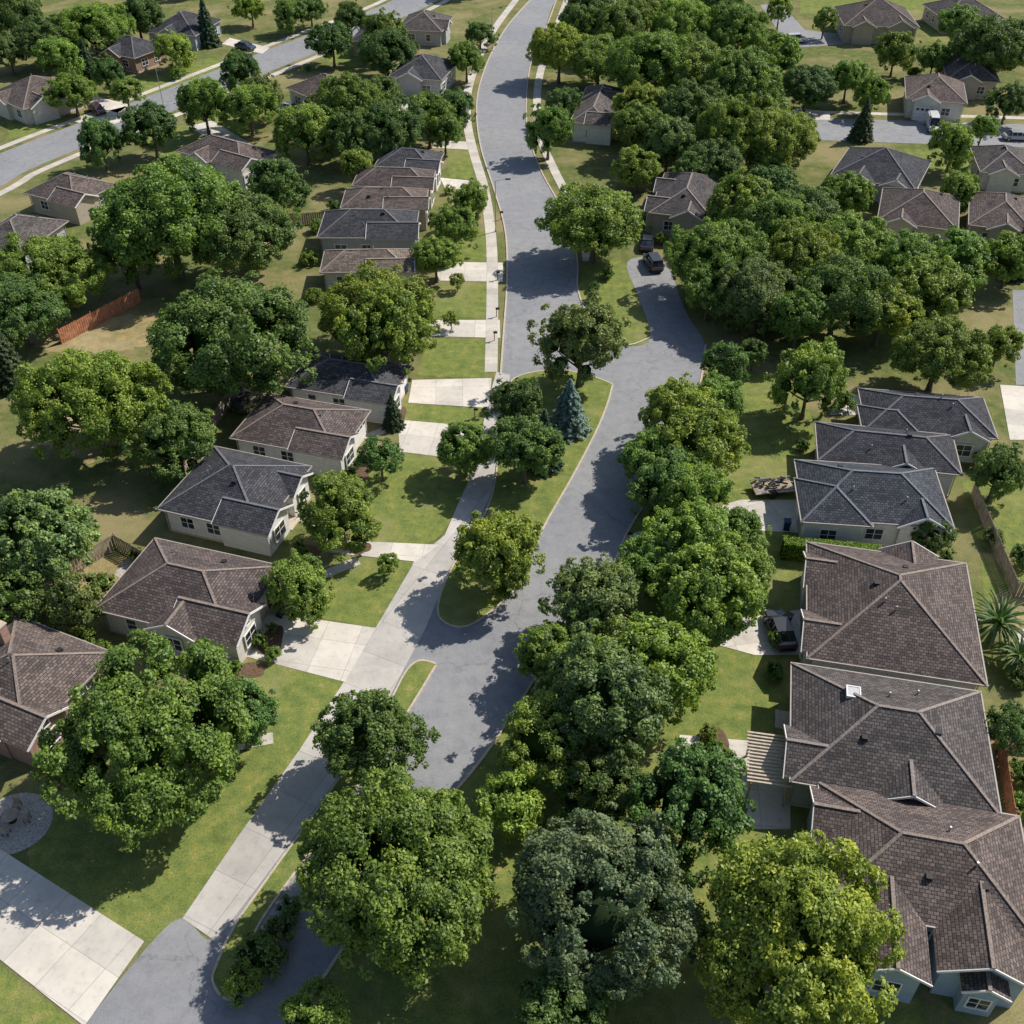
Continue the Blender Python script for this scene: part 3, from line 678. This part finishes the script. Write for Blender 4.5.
TREES="""-68,351,66b 53,337,58s 160,310,64y 118,409,43d 0,423,26y -118,282,20b 27,275,31d -249,459,66b
-200,495,28d -104,470,39d -14,663,38b -178,639,28b -154,722,36b -129,823,23d 64,494,49b
24,472,36b 107,527,46b 71,605,39b 159,601,44b 154,679,39y 188,646,34b 37,557,31b
163,752,35b 137,811,35b 184,820,40b 168,872,40b 212,908,29b 230,977,24d 145,767,35b
196,700,27b 118,661,30b 312,931,40b 274,1026,17d 465,985,50b 74,992,46b 12,818,37d
8,900,30d -46,830,29b 108,1298,66b 57,1653,36b 200,1650,42b -303,977,80b
-155,1063,64b -139,1008,47b -328,827,37d -418,871,58y -557,1165,60b -435,1255,90b
-344,1249,66d -331,1440,42d -576,1083,52d -404,673,45o -360,613,23o -414,617,25d
-481,1224,44b -759,1853,38y -639,2095,38y -637,1612,34d -570,1660,46d
-509,1759,46b -435,1760,46b -425,1830,35b -322,1632,45b -261,1723,56b -190,1640,54d
-134,1702,44b -92,1780,34d -232,2040,56d -345,2119,44d -246,2161,44b -85,2030,34b
-98,1240,32b -76,1316,31b -59,1401,29b -235,1535,26b -250,1622,40d
-225,1850,34d -108,1683,30b -64,2232,28d -897,2117,60d -816,2167,62b -762,2281,52d
-828,2012,42b -991,2241,56d -460,2338,35b -555,2394,32y -733,1960,30d -952,2075,38b
-330,2289,38d -427,2387,34b -488,1953,34d -673,1871,26b 87,2025,54b 158,1996,60b
85,1797,32d 240,1905,66b 324,1887,70b 378,1795,66b 215,1740,52b 286,1716,60d 332,1599,54b
406,1592,58b 408,1765,52b 238,1590,42b 299,1529,50b 325,2167,62b 208,2162,62b 436,2136,56b
514,1873,50d 595,1916,38b 624,1850,30y 719,2060,38b 680,1602,35b 880,2017,70d 840,1809,36b
645,1450,28y 157,2274,52d 272,2309,57b 490,1995,48b 430,2344,52d 890,2225,46b
789,2048,30b 766,1709,23b 272,1508,32d 187,1525,36b 644,2305,25b 562,2364,26b 256,1197,54b
290,1112,50b 381,1100,54b 391,1336,52d 337,1269,54b 426,1237,56b 486,1203,50b 495,1126,45b
431,1083,42b 558,1208,42b 632,1225,35y 308,1335,46b 467,1408,37b 368,1443,40d 354,1191,50b
238,1141,34b 330,1066,36b 549,1025,22y 391,1560,34b 265,1117,30d 464,791,27d 380,713,18d
366,492,18d 61,436,31d 330,2040,50d 130,2200,44b"""
def tree(x,y,r,k):
    r=max(1.4,r)
    if r>=5.0: me,b=random.choice(BIG),6.3
    elif r>=2.7: me,b=random.choice(MED),4.1
    else: me,b=random.choice(SMALLT),2.3
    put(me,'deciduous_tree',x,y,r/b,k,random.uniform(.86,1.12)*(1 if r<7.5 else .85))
placed=[]
for w in TREES.split():
    k=w[-1];x,y,r=[float(q)/10 for q in w[:-1].split(',')]
    if k=='b' and r>3 and random.random()<.25: k=random.choice('dyyo')
    tree(x,y,r,k);placed.append((x,y,r))
rr=random.Random(5)
def free(x,y,r):
    return not any((x-a)**2+(y-b)**2<(.75*(r+c))**2 for a,b,c in placed)
cnt=0
for _ in range(1200):
    x=rr.uniform(-180,180);y=rr.uniform(-30,350)
    vis = y>20 and abs(x)<y*.47+14 and y<262
    if vis or (abs(x-17-(y-262)*.1)<13 and y>200) or (abs(x+20)<16 and y<40): continue
    r=rr.uniform(3.5,7)
    if free(x,y,r):
        tree(x,y,r,rr.choice('bddby'));placed.append((x,y,r));cnt+=1
    if cnt>90: break
for x,y,s,k,z in [(6.0,91.0,.98,'u',.74),(58,173.9,.8,'c',1),(-61.9,226,1.05,'c',1),(-56.1,99.5,.95,'c',1),(-12.6,91.6,.48,'c',1),(-58,95,.8,'c',1),(3.2,84.6,.8,'c',1),(24,170,.9,'c',1),(66,126,.9,'c',1),(-79,203,.9,'c',1),(95,214,1.0,'c',1),(73,129,.8,'c',1)]:
    put(random.choice(CON),'spruce_tree',x,y,s,k,z)
put(PALM,'palm_tree',40.2,60.6,1.1,'d',1.3);put(PALM,'palm_tree',41.0,57.6,.85,'d',1.1)
for x,y in ((-11,68.7),(-7.3,111.8),(-7.0,121.5)):
    put(SMALLT[0],'sapling_tree',x,y,.42,'y',1.05)
SH=[(-21.0,60.0,.8),(-20.3,61.7,.6),(-19.6,58.6,.7),(-22.5,57.2,.7),(-19.2,70.8,.8),(-19.6,72.0,.6),(-16.2,83.0,.7),(-15.6,84.6,.6),(-33,47.2,.9),(-32.2,48.6,.7),(-31,49.7,.8),(-33.8,58.5,1.1),(-35.5,60.0,1.2),(-37.5,61.5,1.3),(-34,70.5,.8),(-32.5,71,.7),(-36,66.5,1.1),(-39,63.8,1.4),
 (-15.9,32.6,1.7),(-16.6,31.0,1.3),(-15.2,34.2,1.2),(-14.6,36,1.0),(15,50.4,.8),(15.3,49.2,.7),(16,48.3,.8),(22,60.2,.8),(21.2,56.6,.9),(38.2,71,.8),(39.5,70.5,.7),(41,56,1.3),(37.5,46.5,1.1),(36.5,44,1.0),(-25,82.4,.9),(-29.8,84.4,.9),(-29.5,94,.8),(-12,104,.7),(40,94.6,1.0),(36,95,1.2),(47.8,84.5,1.2),(30,87.5,.8),(20,139,.9),(19.4,142,.8),(20.6,135,.9),(49.5,148,1.1),(52,147,1.0),(62,149,1.0),(-37,156,1.0),(-38,153.5,.9),(-52,156,1.2),(-11.8,134,.9),(-11.4,142,.8),(-9.5,152,.8),(-27,129,1.3),(-27.5,139,1.2),(-26,146,1.1),(-25,119,1.2),(10.2,119,.9),(12.5,125,1.0),(10.6,121.5,.8),
 (-14,72.2,.5),(-17.8,63.9,.45),(-44,60,1.6),(-46,63,1.4),(-30.6,82,.8),(-45,76,1.5),(-43.5,78,1.1),(-42,74.4,.9),(43,52,1.3),(44.5,54,1.1),(39,52.5,.9),(46,70,1.2),(44.6,73,1.0)]
for x,y,s in SH: put(random.choice(BUSH),'shrub',x,y,s,random.choice('bdbo'),random.uniform(.9,1.2))
for _ in range(110):
    x=rr.uniform(-90,95);y=rr.uniform(95,255)
    if -14<x<22 : continue
    t=min(abs(math.hypot(x-a,y-b)-c) for a,b,c in placed)
    if t<1.2: put(random.choice(BUSH),'shrub',x,y,rr.uniform(.6,1.5),rr.choice('bdoy'))
def hedge(pts,h,w):
    rg=np.random.default_rng(3)
    (x0,y0),(x1,y1)=pts;L=math.hypot(x1-x0,y1-y0);a=math.atan2(y1-y0,x1-x0)
    n=int(2600*L/3)
    f=rg.uniform(size=n);p=np.zeros((n,3));nn=np.zeros((n,3))
    tp=f<.4;p[:,0]=rg.uniform(0,L,n)
    p[tp,1]=rg.uniform(-w/2,w/2,tp.sum());p[tp,2]=h;nn[tp,2]=1
    sd=~tp;s=np.where(rg.uniform(size=n)<.5,1,-1);p[sd,1]=(s*w/2)[sd];p[sd,2]=rg.uniform(.05,h,sd.sum());nn[sd,1]=s[sd]
    p+=rg.normal(scale=.035,size=p.shape);nn=unit(nn+rg.normal(scale=.5,size=nn.shape))
    V,F=leafquads(p,nn,.06,rg);nv=len(V)
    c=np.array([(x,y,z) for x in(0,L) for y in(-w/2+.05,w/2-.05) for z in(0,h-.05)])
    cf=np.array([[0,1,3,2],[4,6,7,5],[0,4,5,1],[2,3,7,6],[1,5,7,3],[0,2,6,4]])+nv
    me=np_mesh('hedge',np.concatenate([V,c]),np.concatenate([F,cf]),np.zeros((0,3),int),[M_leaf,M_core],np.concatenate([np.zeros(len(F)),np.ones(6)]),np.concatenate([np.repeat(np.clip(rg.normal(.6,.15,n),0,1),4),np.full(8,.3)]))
    o=bpy.data.objects.new('hedge',me);link(o);o.location=(x0,y0,0);o.rotation_euler=(0,0,a);o.color=(.20,.32,.045,1)
hedge([(24.6,71.2),(33.2,69.9)],2.0,1.2)
# ------------------------------------------------------------ fences
def fence(pts,h=1.8,mat=M_wood):
    A=Asm('wooden_fence',0,0,0)
    for (x0,y0),(x1,y1) in zip(pts[:-1],pts[1:]):
        L=math.hypot(x1-x0,y1-y0);ux,uy=(x1-x0)/L,(y1-y0)/L;n=int(L/.3)
        for i in range(n+1):
            a=i*L/n; b=a+.25;hh=h*random.uniform(.97,1.0)
            A.beam('boards',mat,(x0+ux*a,y0+uy*a,hh/2),(x0+ux*b,y0+uy*b,hh/2),.03,hh)
        for i in range(int(L/2.4)+1):
            a=min(i*2.4,L-.1);A.beam('posts',mat,(x0+ux*a-uy*.07,y0+uy*a+ux*.07,0),(x0+ux*a-uy*.07,y0+uy*a+ux*.07,h+.1),.1,.1)
        for zz in (.35,h-.3): A.beam('rails',mat,(x0-uy*.045,y0+ux*.045,zz),(x1-uy*.045,y1+ux*.045,zz),.05,.09)
    return A.single()
fence([(-53.5,108.5),(-47.0,118.5)],2.0);fence([(-39.5,68.5),(-36.5,72.2),(-33.6,70.2)],1.8,M_woodg)
fence([(-42,59.5),(-38,60.4),(-34.2,57.4)]);fence([(36.9,50),(35.3,43),(34.3,38)],1.8,M_wood)
fence([(36.9,50),(44,49)],1.8,M_woodg);fence([(-33.5,126),(-34,142)],1.8,M_woodg);fence([(-30,100),(-33,84)],1.8,M_woodg)
fence([(45,80),(44,66),(52,64)],1.8,M_woodg)
fence([(-48,150),(-36,140),(-26,142)],1.8,M_woodg);fence([(48,147),(47,136),(52,128)],1.8,M_woodg)
# ------------------------------------------------------------ vehicles
def paint(name,c):
    m,nt,b=new_mat(name);b.inputs['Roughness'].default_value=.3;b.inputs['Coat Weight'].default_value=.6;b.inputs['Metallic'].default_value=.2
    co=N(nt,'ShaderNodeTexCoord').outputs['Object']
    nt.links.new(ramp(nt,noise(nt,1.5,3,.5,co),[(.3,[x*.9 for x in c]),(.7,c)]),b.inputs['Base Color']);return m
M_red=flat('tail_light',(.4,.02,.02),.3)
M_head=flat('head_light',(.75,.75,.72),.2)
def loftx(A,part,mat,secs):
    k=len(secs[0][1]);V=[];F=[]
    for x,r in secs: V+=[(x,y,z) for y,z in r]
    for i in range(len(secs)-1):
        for j in range(k): F.append((i*k+j,i*k+(j+1)%k,(i+1)*k+(j+1)%k,(i+1)*k+j))
    F.append(tuple(range(k-1,-1,-1)));F.append(tuple((len(secs)-1)*k+j for j in range(k)))
    A.poly(part,mat,V,F)
def car(name,x,y,rot,col,kind='sedan'):
    A=Asm(name,x,y,math.radians(rot),.04);pm=paint(name+'_paint',col)
    L=4.6 if kind!='van' else 5.4;hw=.92
    def ring(w,z0,z1,ch=.12): return [(-w+ch,z0),(w-ch,z0),(w,z0+ch),(w,z1-ch),(w-ch,z1),(-w+ch,z1),(-w,z1-ch),(-w,z0+ch)]
    bt={'sedan':.92,'suv':1.05,'van':1.15}[kind];rt={'sedan':1.42,'suv':1.72,'van':2.25}[kind]
    loftx(A,'body',pm,[(-L/2,ring(.74,.38,bt-.15)),(-L/2+.18,ring(.88,.28,bt-.02)),(-L/2+.9,ring(hw,.25,bt)),(L/2-1.3,ring(hw,.25,bt-.0)),(L/2-.3,ring(.86,.27,bt-.14)),(L/2,ring(.7,.38,bt-.28))])
    f={'sedan':(-1.75,-1.05,.55,1.25),'suv':(-2.2,-1.9,.55,1.2),'van':(-2.6,-2.5,1.1,1.9)}[kind]
    loftx(A,'cabin_glass',M_glass,[(f[0],ring(.8,bt-.1,bt+.02,.05)),(f[1],ring(.72,bt-.1,rt-.05,.1)),(f[2],ring(.72,bt-.1,rt-.05,.1)),(f[3],ring(.8,bt-.1,bt+.02,.05))])
    A.box('roof_panel',pm,f[1]-.02,f[2]+.02,-.64,.64,rt-.06,rt+.02)
    for s in (-1,1):
        for xx in (f[1],(f[1]+f[2])/2,f[2]): A.beam('pillars',pm,(xx,s*.82,bt-.05),(xx,s*.66,rt-.02),.1,.07)
        if kind=='van': A.box('cargo_panel',pm,-2.5,.1,min(s*.7,s*.86),max(s*.7,s*.86),bt-.1,rt-.08)
        A.box('mirrors',pm,f[3]-.45,f[3]-.28,min(s*.9,s*1.08),max(s*.9,s*1.08),bt-.05,bt+.12)
        for xx in (-L/2+.85,L/2-.9):
            A.cyl('wheels',M_black,(xx,s*.74,.33),(xx,s*.95,.33),.33,.33,16);A.cyl('hubs',M_metal,(xx,s*.94,.33),(xx,s*.965,.33),.19,.17,12)
        A.box('headlights',M_head,L/2-.22,L/2-.02,min(s*.45,s*.72),max(s*.45,s*.72),bt-.42,bt-.27)
        A.box('tail_lights',M_red,-L/2-.01,-L/2+.15,min(s*.5,s*.78),max(s*.5,s*.78),bt-.35,bt-.18)
    A.box('bumper',M_black,L/2-.1,L/2+.05,-.65,.65,.36,.5);A.box('bumper',M_black,-L/2-.05,-L/2+.1,-.68,.68,.36,.5)
    return A.done()
car('parked_van',71.5,179.0,-100,(.8,.8,.8),'van')
car('parked_car',18.6,134.4,80,(.03,.035,.045));car('parked_car',18.8,128.5,100,(.05,.05,.055),'suv');car('parked_car',17.2,140.5,75,(.04,.04,.05),'suv')
car('parked_car',-29,95.7,70,(.05,.05,.055),'suv');car('parked_car',22.6,61.4,95,(.05,.055,.06));car('parked_car',-39,187.5,-30,(.5,.5,.52));car('parked_car',84,174,-5,(.4,.41,.43))
car('parked_car',-73,187,-50,(.12,.03,.03));car('parked_car',58.5,228,10,(.6,.6,.6),'suv');car('parked_car',-54,223.5,-30,(.05,.07,.12))
A=Asm('utility_trailer',25.6,80.6,math.radians(8))
A.box('bed',M_woodg,-2,2,-.9,.9,.55,.63)
for s in (-1,1):
    A.beam('rails',M_metal,(-2,s*.92,1.0),(2,s*.92,1.0),.06,.06);A.beam('rails',M_metal,(-2,s*.92,.6),(2,s*.92,.6),.08,.1)
    for xx in (-2,-1,0,1,2): A.beam('stakes',M_metal,(xx,s*.92,.55),(xx,s*.92,1.0),.05,.05)
    A.cyl('wheels',M_black,(-.3,s*1.0,.33),(-.3,s*1.2,.33),.33,.33,14);A.box('fender',M_black,-.75,.15,min(s*.98,s*1.22),max(s*.98,s*1.22),.7,.74)
A.beam('drawbar',M_metal,(2,.6,.58),(3.2,0,.55),.08,.08);A.beam('drawbar',M_metal,(2,-.6,.58),(3.2,0,.55),.08,.08)
for i in range(22):
    x,y=random.uniform(-1.7,1.4),random.uniform(-.7,.7);A.beam('load',[M_black,M_metal,M_metal,M_black][i%4],(x-.3,y,.7+.035*i),(x+random.uniform(.1,.5),y+random.uniform(-.5,.5),.72+.035*i),.16,.09)
A.done()
A=Asm('slatted_pergola',18.6,46.6,math.radians(-10))
for sx in (-1.3,1.3):
    for sy in (-2,2): A.box('posts',M_woodg,sx-.07,sx+.07,sy-.07,sy+.07,0,2.4)
    A.box('beams',M_woodg,sx-.05,sx+.05,-2.3,2.3,2.4,2.55)
for i in range(15): A.box('slats',M_kerb,-1.6,1.6,-2.2+i*.31,-2.2+i*.31+.13,2.55,2.66)
A.done()
def acunit(x,y):
    A=Asm('air_conditioner_unit',x,y,random.uniform(0,1));A.box('pad',M_kerb,-.5,.5,-.5,.5,0,.08);A.box('case',M_metal,-.38,.38,-.38,.38,.08,.85);A.cyl('fan_guard',M_black,(0,0,.85),(0,0,.88),.3,.3,16)
    for i in range(6): A.box('louvres',M_black,-.385,.385,-.385,.385,.18+i*.1,.2+i*.1)
    A.done()
for x,y in ((-33.5,62.2),(-32,78),(-28,88.5),(38.7,75.2),(39.3,62),(35.2,49.5),(-24.5,98.6)): acunit(x,y)
def bin_(x,y,c):
    A=Asm('wheelie_bin',x,y,random.uniform(0,3));m=c
    A.poly('body',m,[(-.24,-.26,.06),(.24,-.26,.06),(.24,.26,.06),(-.24,.26,.06),(-.3,-.33,.95),(.3,-.33,.95),(.3,.33,.95),(-.3,.33,.95)],[(0,3,2,1),(4,5,6,7),(0,1,5,4),(1,2,6,5),(2,3,7,6),(3,0,4,7)])
    A.box('lid',m,-.33,.33,-.37,.35,.95,1.02);A.cyl('wheels',M_black,(-.3,.28,.1),(.3,.28,.1),.1,.1,10);A.single()
M_bing=flat('bin_green',(.02,.06,.03),.5);M_binb=flat('bin_blue',(.02,.05,.12),.5)
for i,(x,y) in enumerate(((-19.9,63.6),(-20.3,64.5),(-14.6,88.3),(-11.9,98.2),(23.5,62.7),(25.9,75),(-10.6,129.6))): bin_(x,y,(M_bing,M_binb)[i%2])
def lamp(x,y,rot):
    A=Asm('street_lamp',x,y,rot);A.cyl('base',M_metal,(0,0,0),(0,0,.4),.16,.12);A.cyl('pole',M_metal,(0,0,.3),(0,0,7.5),.09,.05);A.beam('arm',M_metal,(0,0,7.4),(1.6,0,7.7),.06,.06);A.box('head',M_black,1.4,2.1,-.14,.14,7.62,7.76);A.done()
lamp(-4.0,224,0);lamp(-2.3,139,0);lamp(-61,186.5,-.8)
def mailbox(x,y,rot):
    A=Asm('mailbox',x,y,rot);A.box('post',M_wood,-.05,.05,-.05,.05,0,1.05);A.box('box',M_black,-.12,.35,-.1,.1,1.05,1.2);A.cyl('hood',M_black,(-.12,0,1.2),(.35,0,1.2),.1,.1,12);A.box('flag',M_red,.1,.14,.1,.115,1.15,1.38);A.done()
for x,y in ((-1.9,124.6),(-1.9,115),(-2.1,109.3),(-4.0,93.2),(10.8,73.0),(-1.6,143)): mailbox(x,y,0)
A=Asm('patio_table',-35.6,43.2,.2);A.cyl('top',M_woodg,(0,0,.7),(0,0,.75),.6,.6,18);A.cyl('leg',M_black,(0,0,.03),(0,0,.7),.05,.05)
A.cyl('foot',M_black,(0,0,.03),(0,0,.07),.3,.3,12);A.done()
for a in (0,1.57,3.14,4.71):
    A=Asm('patio_chair',-35.6+1.1*math.cos(a),43.2+1.1*math.sin(a),a);A.box('seat',M_woodg,-.24,.24,-.24,.24,.42,.47);A.box('backrest',M_woodg,.2,.25,-.24,.24,.5,.95)
    for i in (-.2,.2):
        for j in (-.2,.2): A.box('legs',M_black,i-.02,i+.02,j-.02,j+.02,.03,.42)
    A.beam('back_posts',M_black,(.22,-.2,.42),(.22,-.2,.95),.03,.03);A.beam('back_posts',M_black,(.22,.2,.42),(.22,.2,.95),.03,.03);A.done()
# ------------------------------------------------------------ light, sky, camera
az=math.radians(60);el=math.radians(46)
dirv=Vector((math.sin(az)*math.cos(el),math.cos(az)*math.cos(el),math.sin(el)))
sl=bpy.data.lights.new('sun','SUN');sl.energy=5.0;sl.angle=math.radians(.5);sl.color=(1,.945,.85)
so=link(bpy.data.objects.new('sun',sl));so.rotation_euler=dirv.to_track_quat('Z','Y').to_euler()
wd=bpy.data.worlds.new('World');sc.world=wd;wd.use_nodes=True;nt=wd.node_tree
sk=nt.nodes.new('ShaderNodeTexSky');sk.sky_type='NISHITA';sk.sun_disc=False;sk.sun_elevation=el;sk.sun_rotation=az
nt.links.new(sk.outputs[0],nt.nodes['Background'].inputs[0]);nt.nodes['Background'].inputs[1].default_value=.11
cd=bpy.data.cameras.new('camera');cd.sensor_width=36;cd.lens=36*1050/1024;cd.clip_end=6000;cd.clip_start=.5
co=link(bpy.data.objects.new('camera',cd));co.location=(0,0,65);co.rotation_euler=(math.radians(50),0,0);sc.camera=co
sc.view_settings.view_transform='Standard';sc.view_settings.look='None';sc.view_settings.exposure=0
